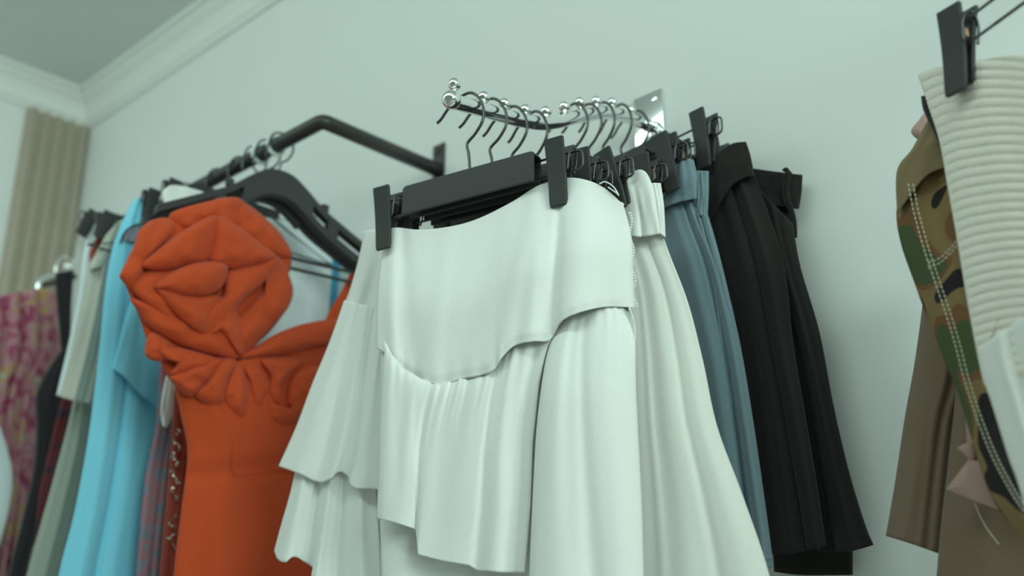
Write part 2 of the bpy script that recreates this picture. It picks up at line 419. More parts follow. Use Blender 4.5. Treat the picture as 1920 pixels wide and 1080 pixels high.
# ------------------------------------------------------------------ front white skirt
FP = PA((-.797, -.330, 1.84), 11.5)
t = empty('ruffle_skirt', (-.797, -.336, 1.45), label='front white skirt with curved yoke and gathered ruffle hem', cat='skirt', group=None)
yokeL = [(724, 431), (716, 480), (707, 560), (706, 652)]
yokeR = [(1168, 384), (1184, 450), (1187, 520), (1190, 577)]
cloth('yoke', M['white'], t, yokeL, yokeR, FP,
      T=[(745, 427), (790, 431), (850, 424), (900, 409), (960, 379), (1010, 348), (1060, 334), (1100, 338), (1135, 354)],
      B=[(735, 670), (757, 692), (790, 712), (825, 722), (865, 711), (900, 704), (925, 694), (940, 672), (965, 648), (1000, 640), (1030, 638), (1048, 608), (1065, 594), (1100, 582), (1140, 575)],
      bulge=.022, back=.03, ns=150, nt=100, tb=lambda t: (.10+.90*sst(t/.6))*(1-.12*sst((t-.93)/.07)),
      folds=[(.72, .68, .012, .05, -.003, -.012), (.80, .80, .05, .08, .004, .014), (.03, .07, .02, .03, .004, .006), (.07, .16, .02, .05, -.003, -.005),
             (.62, .50, .03, .07, .002, .006), (.45, .30, .05, .06, -.001, -.004), (.25, .22, .04, .03, .0015, .004), (.64, .60, .03, .03, 0, .006)],
      fn=lambda s, t: .017*sst(t*1.8)*(sst(s/.74) if s < .74 else 1-.9*((s-.74)/.26)) + .0011*(max(0, t-.80)/.20)**1.5*sin(2*pi*20*s+2.5*sin(9*s))*(1 if .1 < s < .5 else .3))
# gathered ruffle in front
def gath(k, a0, a1, dec=3.0, ph=0.0):
    return lambda s, t: (a0*exp(-dec*t)*sin(2*pi*k*s+ph+1.8*sin(7*s)))+a1*t*sin(2*pi*k*.22*s+ph+.8*sin(5*s+1))
cloth('ruffle', M['white'], t,
      [(722, 640), (716, 720), (712, 800), (710, 880), (706, 972)], [(1030, 636), (1012, 720), (1000, 830), (996, 950), (985, 1074)], FP,
      T=[(735, 664), (757, 690), (790, 710), (825, 719), (865, 709), (900, 702), (925, 692), (940, 670), (965, 645), (1000, 637)],
      B=[(740, 980), (779, 992), (784, 1040), (830, 1052), (880, 1060), (894, 1070), (940, 1073)],
      off=.021, bulge=.010, back=0, ns=170, nt=110, edge=.35, fn=lambda s, t: gath(15, .0010, .0003, 9.0)(s, t)-.008*exp(-t*24), wr=.004, wrs=3.5,
      folds=[(.06, .06, .04, .08, .003, .005), (.24, .14, .02, .06, .002, .005), (.33, .245, .012, .035, -.002, -.007), (.40, .36, .02, .08, .002, .004),
             (.58, .58, .02, .12, .001, .005), (.70, .715, .02, .04, -.002, -.004), (.82, .82, .04, .07, .004, .009), (.94, .93, .025, .035, -.005, -.008),
             (.36, .33, .010, .016, .0025, 0, 0, .45), (.43, .41, .008, .014, -.0022, 0, 0, .4), (.475, .46, .008, .014, .002, 0, 0, .35), (.52, .52, .008, .014, -.0018, 0, 0, .35), (.62, .62, .010, .018, .002, 0, 0, .3)], sm=False)
# long right panel that hangs in front
cloth('side_panel', M['white'], t,
      [(1052, 600), (1026, 660), (1008, 780), (1000, 900), (992, 1080), (985, 1280)], [(1178, 574), (1190, 620), (1194, 740), (1200, 860), (1206, 1000), (1212, 1280)], FP,
      T=[(1060, 590), (1085, 582), (1120, 574), (1150, 571)],
      off=.020, bulge=.022, back=0, ns=110, nt=90, edge=.45, fn=lambda s, t: gath(8, .0009, 0, 14)(s, t)-.027*exp(-t*14)+.020*(1-s)*sst(t*4), wr=.002,
      folds=[(.20, .26, .05, .18, .003, .006), (.40, .62, .05, .10, -.003, -.005), (.62, .86, .10, .14, .002, .004)])
# under layer below the ruffle
cloth('underskirt', M['white'], t,
      [(716, 660), (714, 900), (716, 1080), (722, 1280)], [(1060, 640), (1050, 800), (1044, 1080), (1040, 1280)], FP,
      off=-.004, bulge=.006, back=.03, ns=90, nt=30, waves=[(2.2, .003, .006, .6, 0)])
bm = bmesh.new()
for k in range(34):
    tt = k/33; q = FP.at(1181+3*sin(tt*20)+10*tt, 400+175*tt, -.002+.002*sin(tt*30)); box(bm, q, (.0025, .002, .0022), bev=.0004)
adopt(link('side_zip', bm, M['cream'], None), t)
bm = bmesh.new(); tube(bm, crom([FP.at(*p, .006) for p in [(1124, 345), (1135, 341), (1150, 350), (1160, 366), (1156, 362), (1140, 351)]], 6), .0007, 6)
tube(bm, crom([FP.at(*p, -.001) for p in [(1162, 380), (1168, 384), (1160, 392), (1170, 398), (1162, 406), (1172, 414), (1178, 440), (1183, 450), (1181, 470), (1183, 500)]], 6), .0013, 6)
adopt(link('hanging_loop', bm, M['white'], None), t)

# ------------------------------------------------------------------ second ruffle skirt behind, seen at the left
SP = PA((-.795, -.285, 1.84), 6)
t = empty('ruffle_skirt', (-.80, -.285, 1.45), label='white tiered skirt behind the front one, fanning out to its left', cat='skirt')
cloth('yoke', M['white'], t, [(684, 434), (672, 490), (656, 545), (645, 572)], [(1000, 434), (1004, 520), (1010, 640), (1012, 700)], SP,
      T=[(705, 431), (760, 440), (850, 440)], bulge=.01, back=.025, ns=80, nt=40, folds=[(.05, .04, .02, .03, .003, .006), (.12, .1, .02, .03, -.003, -.006)])
cloth('ruffle', M['white'], t, [(645, 563), (618, 640), (585, 720), (555, 800), (522, 874)], [(800, 600), (800, 700), (800, 800), (790, 900), (780, 930)], SP,
      B=[(560, 888), (596, 904), (618, 898), (636, 885), (650, 892), (662, 914), (706, 918)], off=.012, bulge=.012, back=0, ns=130, nt=90,
      folds=[(.10, .13, .03, .08, .003, .010), (.18, .27, .02, .04, -.003, -.010), (.28, .37, .03, .06, .004, .014), (.38, .50, .03, .04, -.003, -.012), (.46, .62, .03, .08, .003, .008)], fn=gath(12, .0006, .0003, 8))
cloth('lower_tier', M['white'], t, [(560, 850), (545, 920), (528, 980), (514, 1032)], [(700, 850), (706, 940), (712, 1020), (716, 1090)], SP,
      B=[(520, 1048), (534, 1054), (552, 1044), (575, 1056), (590, 1070), (584, 1084), (620, 1100), (660, 1100)], off=.004, bulge=.008, back=0, ns=110, nt=50,
      folds=[(.12, .13, .05, .07, .008, .015), (.30, .33, .04, .06, -.010, -.022), (.47, .50, .05, .05, .008, .018), (.62, .66, .04, .05, -.008, -.016), (.82, .84, .06, .06, .006, .014)])
cloth('lining', M['white'], t, [(600, 880), (596, 960), (590, 1040), (586, 1280)], [(740, 880), (738, 960), (740, 1080), (742, 1280)], SP, off=-.012, bulge=.006, back=.02, ns=60, nt=30, waves=[(3, .003, .007, .3, 0)])

# ------------------------------------------------------------------ white flared skirt with folded waistband
WP = PA((-.79, -.210, 1.84), 0)
t = empty('flared_skirt', (-.79, -.236, 1.40), label='white flared skirt with folded waistband just right of the front ruffle skirt', cat='skirt')
cloth('skirt_body', M['cream'], t, [(1120, 420), (1160, 520), (1172, 640), (1176, 800), (1180, 1000), (1180, 1290)],
      [(1238, 430), (1256, 480), (1290, 570), (1318, 680), (1344, 800), (1392, 930), (1442, 1080), (1490, 1290)], WP,
      T=[(1165, 410), (1200, 420)], bulge=.012, back=.03, ns=130, nt=90, tb=lambda t: .2+.8*sst(t/.5),
      folds=[(.30, .22, .04, .04, .001, .002), (.52, .40, .08, .12, .001, .003), (.68, .62, .04, .05, -.001, -.003), (.84, .82, .08, .12, .001, .003)],
      fn=lambda s, t: .030*(1-s)*sst(t*3), wr=.002)
cloth('waistband', M['white'], t, [(1128, 352), (1150, 372), (1164, 404), (1168, 440)], [(1216, 332), (1226, 360), (1232, 400), (1238, 438)], WP,
      T=[(1150, 348), (1176, 330), (1196, 319), (1208, 321)], B=[(1200, 444)], off=.014, bulge=.006, back=.014, ns=50, nt=40, folds=[(.55, .50, .08, .05, -.002, -.003), (.3, .3, .1, .1, .002, .001)])
cloth('back_waistband', M['white'], t, [(1218, 345), (1222, 380), (1226, 430)], [(1238, 344), (1244, 385), (1247, 445)], WP, T=[(1228, 343)], off=.004, bulge=.004, back=.012, ns=20, nt=30)

# ------------------------------------------------------------------ grey-blue pleated trousers
BP = PA((-.79, -.112, 1.9), 0)
t = empty('pleated_trousers', (-.79, -.133, 1.40), label='grey-blue pleated trousers between the white flared skirt and the black trousers', cat='trousers')
cloth('front_leg', M['grey'], t, [(1200, 400), (1236, 560), (1270, 700), (1300, 900), (1320, 1000), (1330, 1072)],
      [(1300, 372), (1318, 420), (1352, 500), (1386, 640), (1410, 780), (1432, 930), (1450, 1063)], BP, B=[(1400, 1070)],
      T=[(1250, 380), (1275, 372)], bulge=.012, back=.02, ns=110, nt=90, tb=lambda t: .2+.8*sst(t/.5),
      folds=[(.60, .52, .08, .14, .003, .006), (.80, .70, .025, .04, -.004, -.010), (.90, .88, .04, .07, .004, .006)])
cloth('waistband', M['grey'], t, [(1262, 312), (1254, 340), (1246, 368), (1240, 392)], [(1300, 300), (1306, 330), (1306, 350), (1306, 372)], BP,
      T=[(1274, 303), (1288, 297)], B=[(1270, 380)], off=.010, bulge=.005, back=.012, ns=34, nt=34, folds=[(.5, .4, .2, .2, .002, -.001)])
cloth('back_waistband', M['grey'], t, [(1304, 320), (1306, 360), (1308, 404)], [(1328, 321), (1328, 360), (1326, 406)], BP, off=.002, bulge=.004, back=.015, ns=24, nt=24)
cloth('back_leg', M['grey'], t, [(1306, 400), (1330, 500), (1350, 640), (1370, 800)], [(1327, 404), (1346, 470), (1368, 560), (1385, 640)], BP, off=.0, bulge=.006, back=.02, ns=40, nt=50, folds=[(.4, .5, .1, .2, -.003, -.006)])
strand('hem_seam', M['grey'], t, [(1330, 1058), (1390, 1054), (1449, 1048)], BP, .013, .0007)

# ------------------------------------------------------------------ black trousers
KP = PA((-.79, -.058, 1.9), -4)
t = empty('belted_trousers', (-.75, -.085, 1.40), label='black pleated trousers with wide fold-over waistband hanging right of the grey-blue pair', cat='trousers')
cloth('waistband', M['black'], t, [(1306, 318), (1310, 350), (1320, 380), (1326, 420)], [(1398, 266), (1406, 290), (1412, 320), (1414, 330)], KP,
      T=[(1330, 306), (1345, 290), (1372, 270)], B=[(1345, 388), (1370, 350), (1395, 334)], off=.008, bulge=.006, back=.012, ns=60, nt=40, folds=[(.4, .3, .1, .1, .003, .002)])
cloth('leg', M['black'], t, [(1308, 330), (1330, 420), (1364, 560), (1400, 720), (1425, 900), (1444, 1040)],
      [(1412, 322), (1440, 400), (1470, 500), (1486, 640), (1506, 760), (1530, 900), (1548, 1024)], KP, T=[(1350, 318), (1390, 315)], B=[(1490, 1036)],
      off=-.002, bulge=.012, back=.018, ns=120, nt=90, tb=lambda t: .2+.8*sst(t/.5),
      folds=[(.52, .64, .03, .035, -.004, -.016), (.68, .82, .06, .10, .005, .010), (.36, .40, .08, .14, .004, .008)])
KP2 = PA((-.74, -.034, 1.9), -2)
cloth('back_leg', M['black'], t, [(1400, 330), (1440, 520), (1490, 700), (1520, 900), (1534, 1034)],
      [(1486, 420), (1500, 500), (1535, 620), (1562, 760), (1590, 880), (1620, 980), (1637, 1022)], KP2, B=[(1590, 1034)], off=0, bulge=.010, back=.010, ns=90, nt=80,
      folds=[(.30, .30, .06, .08, -.003, -.010), (.55, .6, .1, .14, .004, .008)])
t = empty('belted_shorts', (-.72, -.035, 1.40), label='black garment with narrow belt, loop and tab, hanging rearmost at the wall', cat='trousers')
KP3 = PA((-.74, -.016, 1.9), 0)
cloth('waistband', M['black'], t, [(1412, 316), (1414, 350), (1418, 380)], [(1504, 328), (1502, 362), (1497, 392)], KP3, T=[(1455, 322)], B=[(1455, 386)], off=.006, bulge=.005, back=.008, ns=40, nt=24)
cloth('body', M['black'], t, [(1424, 375), (1430, 500), (1440, 800), (1452, 1072)], [(1484, 385), (1492, 470), (1530, 700), (1590, 960), (1598, 1078)], KP3, B=[(1500, 1078)], off=-.004, bulge=.005, back=.005, ns=50, nt=50)
strand('belt_loop', M['black'], t, [(1470, 322), (1474, 318), (1480, 330), (1476, 350)], KP3, .013, .0028)
cloth('belt_tab', M['black'], t, [(1466, 326), (1468, 370), (1480, 400), (1486, 444)], [(1484, 322), (1482, 370), (1492, 410), (1494, 446)], KP3, off=.013, bulge=.002, back=.003, ns=10, nt=30)

# ------------------------------------------------------------------ black garment rail on the wall (left)
RX, RY, RZ = -1.209, -.235, 2.125
t = empty('garment_rail', (RX, 0, RZ), label='matt black pipe rail bent out from the wall, left of the chrome arm', cat='clothes rail')
bm = bmesh.new()
def corner_pts(a, b, c, r=.008):
    a, b, c = Vector(a), Vector(b), Vector(c); u = (a-b).normalized(); v = (c-b).normalized()
    return [b+u*r, b+u*r*.3+v*r*.3, b+v*r]
XE = -1.80
pts = [Vector((0, -.004, 0))] + corner_pts((0, 0, 0), (0, RY, 0), (XE-RX, RY, 0)) + corner_pts((0, RY, 0), (XE-RX, RY, 0), (XE-RX, 0, 0)) + [Vector((XE-RX, -.004, 0))]
tube(bm, pts, .0115, 18); link('pipe', bm, M['blackmetal'], t)
for x in (0, XE-RX):
    bm = bmesh.new(); box(bm, (x, -.002, .004), (.026, .004, .085), bev=.001); box(bm, (x, -.005, .034), (.008, .004, .008), bev=.001)
    o = link('wall_bracket', bm, M['blackmetal'], t, False)

# shoulder hangers
def arm_prof(k, half=.205, top=-.047, end=-.158, hgt=.030):
    up = [(-half, -.156), (-.16, -.142), (-.115, -.116), (-.075, -.092), (-.045, -.067), (-.022, -.051), (0, top), (.022, -.051), (.045, -.067), (.075, -.092), (.115, -.116), (.16, -.142), (half, -.156)]
    return up
def shoulder_hanger(x, yaw, label, half=.184, drop=0, m=None, bar=True, hooktip=1, split=True):
    m = m or M['plastic2']
    t = empty('shoulder_hanger', (x, RY, RZ), rad(90+yaw), label=label, cat='hanger', group=None)
    bm = bmesh.new(); 
    q = [(-.024, -.030), (-.0215, -.012), (-.015, .010), (0, .0165), (.015, .010), (.0205, -.006), (.013, -.024), (.002, -.034), (0, -.050)]
    tube(bm, crom([(hooktip*a, 0, b) for a, b in q], 5), .0016, 8); link('hook', bm, M['wire'], t)
    up = crom([(a, b, 0) for a, b in arm_prof(0, half)], 9); n = len(up)
    bm = bmesh.new()
    def strip(pp, top, bot, dep):
        V = []
        for p in pp:
            k = abs(p.x)/half; bow = -.012*k*k; z1 = p.y-drop-top; z0 = p.y-drop-bot
            V.append([bm.verts.new((p.x, bow-dep, z1-.002)), bm.verts.new((p.x, bow, z1)), bm.verts.new((p.x, bow+dep, z1-.002)), bm.verts.new((p.x, bow+dep, z0)), bm.verts.new((p.x, bow-dep, z0))])
        for a, b in zip(V, V[1:]):
            for i in range(5): bm.faces.new((a[i], a[(i+1) % 5], b[(i+1) % 5], b[i]))
        bm.faces.new(V[0]); bm.faces.new(V[-1][::-1])
    strip(up, 0, .0145 if split else .026, .0085)                                       # upper limb
    if split: strip([p for p in up if abs(p.x) < .168], .028, .044, .0085)      # lower limb
    strip([p for p in up if abs(p.x) < .058], .010, .034, .0080)      # solid middle
    for s in (-1, 1) if split else (): strip([p for p in up if .083 < s*p.x < .102], .010, .034, .0075)
    bmesh.ops.recalc_face_normals(bm, faces=bm.faces)
    o = link('arms', bm, m, t, False); bev(o, .0015, 2)
    for s in (-1, 1):
        bm = bmesh.new(); box(bm, (s*.078, -.004, -.090-drop), (.012, .007, .012), bev=.0015); link('strap_notch', bm, m, t, False)
    if bar:
        for zz in (-.186, -.202):
            bm = bmesh.new(); tube(bm, [(-.155, -.010, -.172-drop), (-.150, -.010, zz), (.150, -.010, zz), (.155, -.010, -.172-drop)], .0028, 8); link('trouser_bar', bm, M['plastic'], t)
    return t
shoulder_hanger(-1.312, -9, 'wide-shouldered black hanger with double lower bar holding the orange dress')
shoulder_hanger(-1.346, -10, 'wide-shouldered black hanger overlapping behind the orange dress hanger, with no garment showing', bar=False, drop=.008, split=False)
for x, y_ in ((-1.318, 0), (-1.361, 0)):
    pass
def ring(x, label):
    bm = bmesh.new(); q = [(.0, .0145*cos(a), .0145*sin(a)) for a in [2*pi*k/28 for k in range(29)]]
    tube(bm, q, .0032, 8, cap=False); o = link('size_ring', bm, M['clear']); o.location = (x, RY, RZ); tag(o, label, 'size marker'); return o
ring(-1.327, 'clear plastic size ring on the black rail, nearest its bend')
ring(-1.368, 'clear plastic size ring on the black rail, second from its bend')
G2 = 'clip hangers on the black rail'
R2 = [(-1.43, 'black clip hanger on the black rail, gripping the white top beside the orange flower', 0, .088, 4),
      (-1.495, 'black clip hanger on the black rail, gripping the light blue shirt', 2, .085, 0),
      (-1.64, 'black clip hanger on the black rail, just above the beige garment', 0, .078, 12),
      (-1.70, 'black clip hanger on the black rail, leftmost above the pale shirt', 0, .058, 18)]
for x, lb, yw, dr, tlt in R2:
    clip_hanger((x, RY, RZ+.0115), 90+yw, half=.110, drop=dr+.0115, label=lb, group=G2, flip=-1, bar=.08, cw=.020, ch=.050, op=.0065, rend=.02, lend=.016, tilts=(tlt, tlt))
for x in (-1.381, -1.58):
    h = empty('wire_hanger', (x, RY, RZ), rad(90), label='thin dark wire hanger hook on the black rail, ' + ('close behind the size rings' if x > -1.5 else 'above the light blue shirt'), cat='hanger')
    bm = bmesh.new(); q = [(-.022, -.030), (-.0215, -.012), (-.015, .010), (0, .0160), (.015, .010), (.0205, -.006), (.013, -.030), (.002, -.045), (0, -.075), (.08, -.11), (.16, -.14), (-.16, -.14), (-.08, -.11), (0, -.075)]
    tube(bm, crom([(a, 0, b) for a, b in q[:9]], 5)+[Vector((a, 0, b)) for a, b in q[9:]], .0016, 8); link('wire', bm, M['wire'], h)

# ------------------------------------------------------------------ orange dress with a big fabric flower
OP = PX(-1.30)
t = empty('orange_dress', (-1.30, -.30, 1.40), label='burnt orange dress with a large fabric rose on one shoulder', cat='dress')
cloth('bodice', M['orange'], t, [(322, 700), (340, 780), (352, 850), (340, 960), (326, 1080), (310, 1290)], [(640, 640), (660, 760), (680, 860), (700, 960), (720, 1080), (740, 1290)], OP,
      off=0, bulge=.030, back=.04, ns=90, nt=80, folds=[(.2, .26, .05, .05, .006, -.001), (.35, .38, .03, .04, -.003, .002), (.5, .62, .05, .1, .004, .004)],
      fn=lambda s, t: .012*gau(t-.16, .12)*(gau(s-.35, .2)+gau(s-.78, .16)) - .006*gau(t-.33, .03))
strand('bust_seam', M['orange'], t, [(440, 800), (436, 860), (448, 890), (520, 880), (600, 900)], OP, .034, .0007)
cloth('shoulder_strap', M['orange'], t, [(655, 515), (640, 548), (615, 590), (600, 640)], [(676, 510), (680, 560), (672, 610), (660, 660)], OP, off=.004, bulge=.006, back=.012, ns=30, nt=30, folds=[(.5, .5, .1, .2, .002, -.003)])
fl = t
def Z(pts): return [(200+x/2.298, 350+y/2.298) for x, y in pts]
base = pillow('fabric_rose', M['orange'], t, Z([(280, 130), (440, 62), (560, 52), (700, 150), (795, 300), (780, 400), (798, 470), (740, 580), (640, 680), (520, 740), (380, 720), (200, 690), (140, 560), (80, 420), (70, 360), (130, 230), (180, 150)]), OP, .012, .012, thick=.02)
def petal(pts, b, p, tilt=(0, 0), **k): return pillow('petal', M['orange'], base, Z(pts), OP, b, p, tilt, **k)
petal([(272, 118), (440, 62), (560, 46), (592, 92), (588, 190), (470, 150), (330, 190)], .018, .018, (.004, -.006), wr=.006)
petal([(556, 50), (620, 90), (700, 150), (760, 215), (800, 300), (720, 296), (640, 250), (560, 180)], .018, .020, (-.004, .004), wr=.006)
petal([(62, 400), (58, 375), (110, 270), (140, 190), (190, 148), (255, 134), (305, 170), (285, 215), (200, 300), (130, 420), (110, 450)], .016, .020, (-.004, 0), wr=.008, wrinkles=[(1, .7, 5, .002, 0)])
petal([(110, 440), (140, 380), (220, 340), (330, 350), (240, 440), (290, 520), (380, 600), (420, 650), (300, 600), (180, 520)], .024, .020, (0, .004), wr=.006, wrinkles=[(.6, 1, 6, .002, 1)])
petal([(700, 290), (760, 330), (800, 420), (800, 480), (770, 540), (690, 630), (590, 735), (540, 690), (520, 620), (600, 520), (690, 420)], .020, .024, (.002, .002), wr=.008, wrinkles=[(1, 1, 5, .002, 0)])
petal([(100, 480), (200, 510), (300, 570), (400, 640), (500, 640), (600, 560), (610, 640), (590, 740), (450, 725), (300, 675), (180, 600), (130, 530)], .022, .022, (0, .004), wr=.006, wrinkles=[(-.5, 1, 7, .003, 0)])
petal([(150, 345), (210, 280), (330, 190), (440, 130), (490, 140), (480, 230), (435, 325), (330, 350), (260, 365)], .034, .022, (-.002, -.006), wr=.005)
petal([(440, 325), (455, 240), (485, 130), (560, 165), (650, 235), (735, 305), (650, 335), (560, 358), (500, 350)], .036, .022, (.004, -.005), wr=.005)
petal([(510, 380), (560, 350), (650, 330), (745, 300), (720, 360), (670, 420), (580, 500), (520, 590), (440, 640), (390, 600), (440, 520), (500, 470)], .034, .022, (.004, .003), wr=.005, wrinkles=[(1, .8, 4, .002, 2)])
petal([(195, 425), (260, 430), (350, 460), (480, 468), (500, 500), (460, 560), (440, 632), (380, 620), (300, 555), (240, 490)], .038, .022, (-.002, .004), wr=.005)
petal([(205, 432), (270, 375), (360, 335), (450, 322), (515, 335), (520, 375), (490, 440), (420, 472), (320, 468), (250, 450)], .048, .022, (0, -.006), wr=.004)
petal([(500, 480), (530, 500), (570, 560), (590, 640), (580, 730), (520, 660), (470, 610), (440, 640), (450, 560)], .036, .016, wr=.004)
# draped folds under the rose and across the bust
dr = bpy.data.objects.new('bust_drape', bpy.data.meshes.new('bust_drape'))
D0 = pillow('bust_drape', M['orange'], t, Z([(190, 610), (320, 650), (560, 740), (760, 740), (1000, 700), (1000, 900), (880, 1000), (740, 1020), (600, 1010), (420, 930), (290, 850), (240, 770)]), OP, .010, .014)
def drape(pts, b, p, tilt=(0, 0), **k): return pillow('drape_fold', M['orange'], D0, Z(pts), OP, b, p, tilt, **k)
drape([(165, 720), (175, 650), (210, 625), (290, 680), (300, 730), (250, 750), (200, 750)], .018, .018, wr=.004)
drape([(570, 740), (640, 690), (740, 630), (860, 588), (1000, 575), (1010, 650), (900, 690), (800, 720), (690, 735)], .026, .022, (0, 0), wr=.006, wrinkles=[(.5, 1, 6, .002, 1)])
drape([(225, 700), (320, 695), (470, 735), (480, 760), (400, 790), (300, 815), (270, 810), (300, 760), (250, 740)], .028, .016, wr=.004, c=(380, 560) if False else None)
drape([(270, 820), (360, 780), (480, 735), (500, 760), (440, 840), (370, 905), (320, 880)], .026, .022, wr=.004, wrinkles=[(.5, -1, 6, .003, 0)])
drape([(380, 900), (430, 840), (500, 740), (560, 750), (530, 830), (505, 940), (450, 945)], .028, .022, wr=.004)
drape([(500, 900), (530, 810), (570, 760), (610, 840), (620, 930), (600, 1005), (540, 980)], .028, .022, wr=.004, wrinkles=[(1, .2, 6, .002, 0)])
drape([(590, 770), (650, 760), (700, 800), (720, 870), (690, 950), (650, 1020), (625, 930), (610, 840)], .028, .018, wr=.004)
drape([(660, 740), (760, 735), (850, 745), (800, 800), (750, 870), (740, 950), (700, 900), (700, 820)], .032, .020, wr=.004, wrinkles=[(1, 0, 6, .002, 0)])
drape([(680, 930), (740, 950), (790, 980), (830, 900), (880, 860), (900, 940), (850, 1000), (760, 1030), (700, 1005)], .030, .020, wr=.004)
drape([(790, 960), (780, 870), (820, 800), (900, 770), (960, 800), (940, 880), (880, 950)], .036, .018, wr=.004)

# ------------------------------------------------------------------ the other clothes on the black rail
t = empty('sequin_garment', (-1.42, -.40, 1.40), label='rust-brown garment with a strip of silver sequins, just left of the orange dress', cat='dress')
P_ = PX(-1.40)
cloth('panel', M['rust'], t, [(326, 730), (322, 820), (314, 920), (300, 1080), (285, 1290)], [(420, 740), (440, 840), (430, 940), (420, 1080), (410, 1290)], P_, bulge=.01, back=.02, ns=50, nt=50, folds=[(.25, .2, .05, .05, .004, .005)])
bm = bmesh.new(); random.seed(11)
for k in range(480):
    tt = random.random(); y = 800+230*tt; x = 332-10*tt+5*sin(tt*46)+random.gauss(0, 1.8)
    if 940 < y < 962 or random.random() < .35+.35*sin(tt*19): continue
    c = P_.at(x, y, .016); q = bmesh.ops.create_circle(bm, cap_ends=True, segments=7, radius=.0014)
    R_ = Matrix.Rotation(random.uniform(0, 6.3), 3, 'Z') @ Matrix.Rotation(random.uniform(.2, 1.3), 3, 'X')
    for v in q['verts']: v.co = R_ @ v.co + c
tag(adopt(link('sequins', bm, M['sequin'], None, False), t), kind='stuff')
t = empty('printed_garment', (-1.47, -.40, 1.40), label='grey garment with a pink pattern, narrow strip between light blue shirt and sequins', cat='dress')
cloth('panel', M['print'], t, [(300, 680), (292, 800), (272, 900), (255, 1080), (240, 1290)], [(345, 680), (340, 800), (330, 940), (310, 1080), (300, 1290)], PX(-1.46), bulge=.012, back=.02, ns=40, nt=50, folds=[(.5, .5, .1, .1, -.004, -.006)])
cloth('white_lining', M['white'], t, [(312, 705), (305, 740), (302, 775), (306, 800)], [(330, 705), (328, 740), (322, 780), (312, 802)], PX(-1.44), bulge=.006, back=.006, ns=16, nt=20)

t = empty('white_top', (-1.43, -.25, 1.60), label='white top clipped up behind the orange flower', cat='top')
P_ = PX(-1.425)
cloth('body', M['paleblue'], t, [(314, 352), (312, 380), (318, 460), (330, 600), (340, 800)], [(624, 440), (622, 500), (618, 560), (612, 640), (600, 800)], P_,
      T=[(350, 356), (400, 375), (450, 395), (500, 408), (560, 420)], bulge=.012, back=.03, ns=70, nt=60, folds=[(.7, .72, .05, .06, .003, .005), (.85, .84, .03, .05, -.003, -.006)])
cloth('rolled_collar', M['white'], t, [(306, 358), (304, 366), (308, 380), (312, 400)], [(405, 372), (400, 385), (395, 398), (390, 410)], P_, T=[(320, 348), (345, 350), (380, 360)], off=.012, bulge=.008, back=.008, ns=30, nt=14)
t = empty('blue_garment', (-1.50, -.10, 1.60), label='mid-blue garment showing through the gap under the shoulder hangers', cat='top')
cloth('body', M['denim'], t, [(598, 425), (606, 480), (604, 560), (600, 760)], [(655, 480), (670, 520), (672, 580), (660, 760)], PX(-1.47), bulge=.01, back=.02, ns=30, nt=30, waves=[(2, .003, .004, 1, 0)])
t = empty('blue_shirt', (-1.55, -.33, 1.40), label='light blue shirt with a turned flap hanging left of the orange dress', cat='shirt')
P_ = PX(-1.52)
cloth('body', M['sky'], t, [(250, 376), (228, 420), (208, 480), (196, 560), (184, 680), (166, 820), (140, 960), (110, 1080), (70, 1290)], [(292, 384), (300, 420), (310, 500), (310, 640), (300, 760), (285, 900), (262, 1080), (250, 1290)], P_,
      T=[(262, 370), (276, 372)], bulge=.022, back=.04, ns=90, nt=90, folds=[(.25, .28, .08, .10, .004, .007), (.48, .45, .04, .06, -.003, -.009), (.70, .66, .08, .12, .003, .006)])
cloth('turned_flap', M['sky'], t, [(268, 500), (240, 580), (222, 650), (211, 692)], [(300, 500), (304, 600), (305, 700), (300, 770)], P_, B=[(232, 706), (262, 738), (285, 756)], off=.030, bulge=.008, back=.006, ns=40, nt=40, folds=[(.3, .2, .1, .1, .004, .002)])
cloth('neck_label', M['label'], t, [(228, 452), (238, 436), (256, 424)], [(270, 456), (275, 440), (282, 424)], P_, off=.030, bulge=.002, back=.003, ns=14, nt=10)
strand('collar_edge', M['black'], t, [(226, 456), (234, 436), (252, 423), (276, 418)], P_, .034, .0016)
t = empty('beige_shirt', (-1.64, -.36, 1.40), label='beige linen shirt with straight hem, left of the light blue shirt', cat='shirt')
P_ = PX(-1.61)
cloth('body', M['beige'], t, [(202, 438), (184, 470), (168, 505), (152, 580), (135, 660), (112, 744)], [(236, 410), (238, 480), (225, 560), (205, 640), (172, 757)], P_, B=[(140, 752)],
      T=[(222, 416)], bulge=.02, back=.03, ns=60, nt=60, folds=[(.4, .45, .08, .1, .006, .010), (.7, .75, .06, .08, -.005, -.010)])
cloth('folded_yoke', M['beige'], t, [(200, 440), (184, 468), (170, 494), (168, 506)], [(222, 425), (220, 450), (208, 478), (190, 500)], P_, off=.02, bulge=.012, back=.01, ns=24, nt=24)
t = empty('sage_trousers', (-1.68, -.38, 1.40), label='grey-sage trousers below the beige shirt hem', cat='trousers')
cloth('leg', M['sage'], t, [(150, 650), (136, 760), (100, 900), (50, 1080), (0, 1290)], [(200, 650), (178, 760), (165, 860), (118, 1080), (70, 1290)], PX(-1.66), bulge=.02, back=.03, ns=50, nt=50, folds=[(.5, .5, .1, .1, .004, .006)])
t = empty('pale_shirt', (-1.75, -.38, 1.50), label='pale blue-white shirt edge left of the beige shirt', cat='shirt')
cloth('body', M['paleblue'], t, [(176, 408), (158, 470), (146, 560), (130, 640), (106, 742)], [(210, 420), (205, 480), (190, 560), (170, 660), (150, 742)], PX(-1.71), bulge=.02, back=.03, ns=40, nt=50, folds=[(.4, .4, .1, .1, .004, .004)])
t = empty('red_top', (-1.69, -.33, 1.75), label='dark red top peeking out at the clips beside the beige shirt', cat='top')
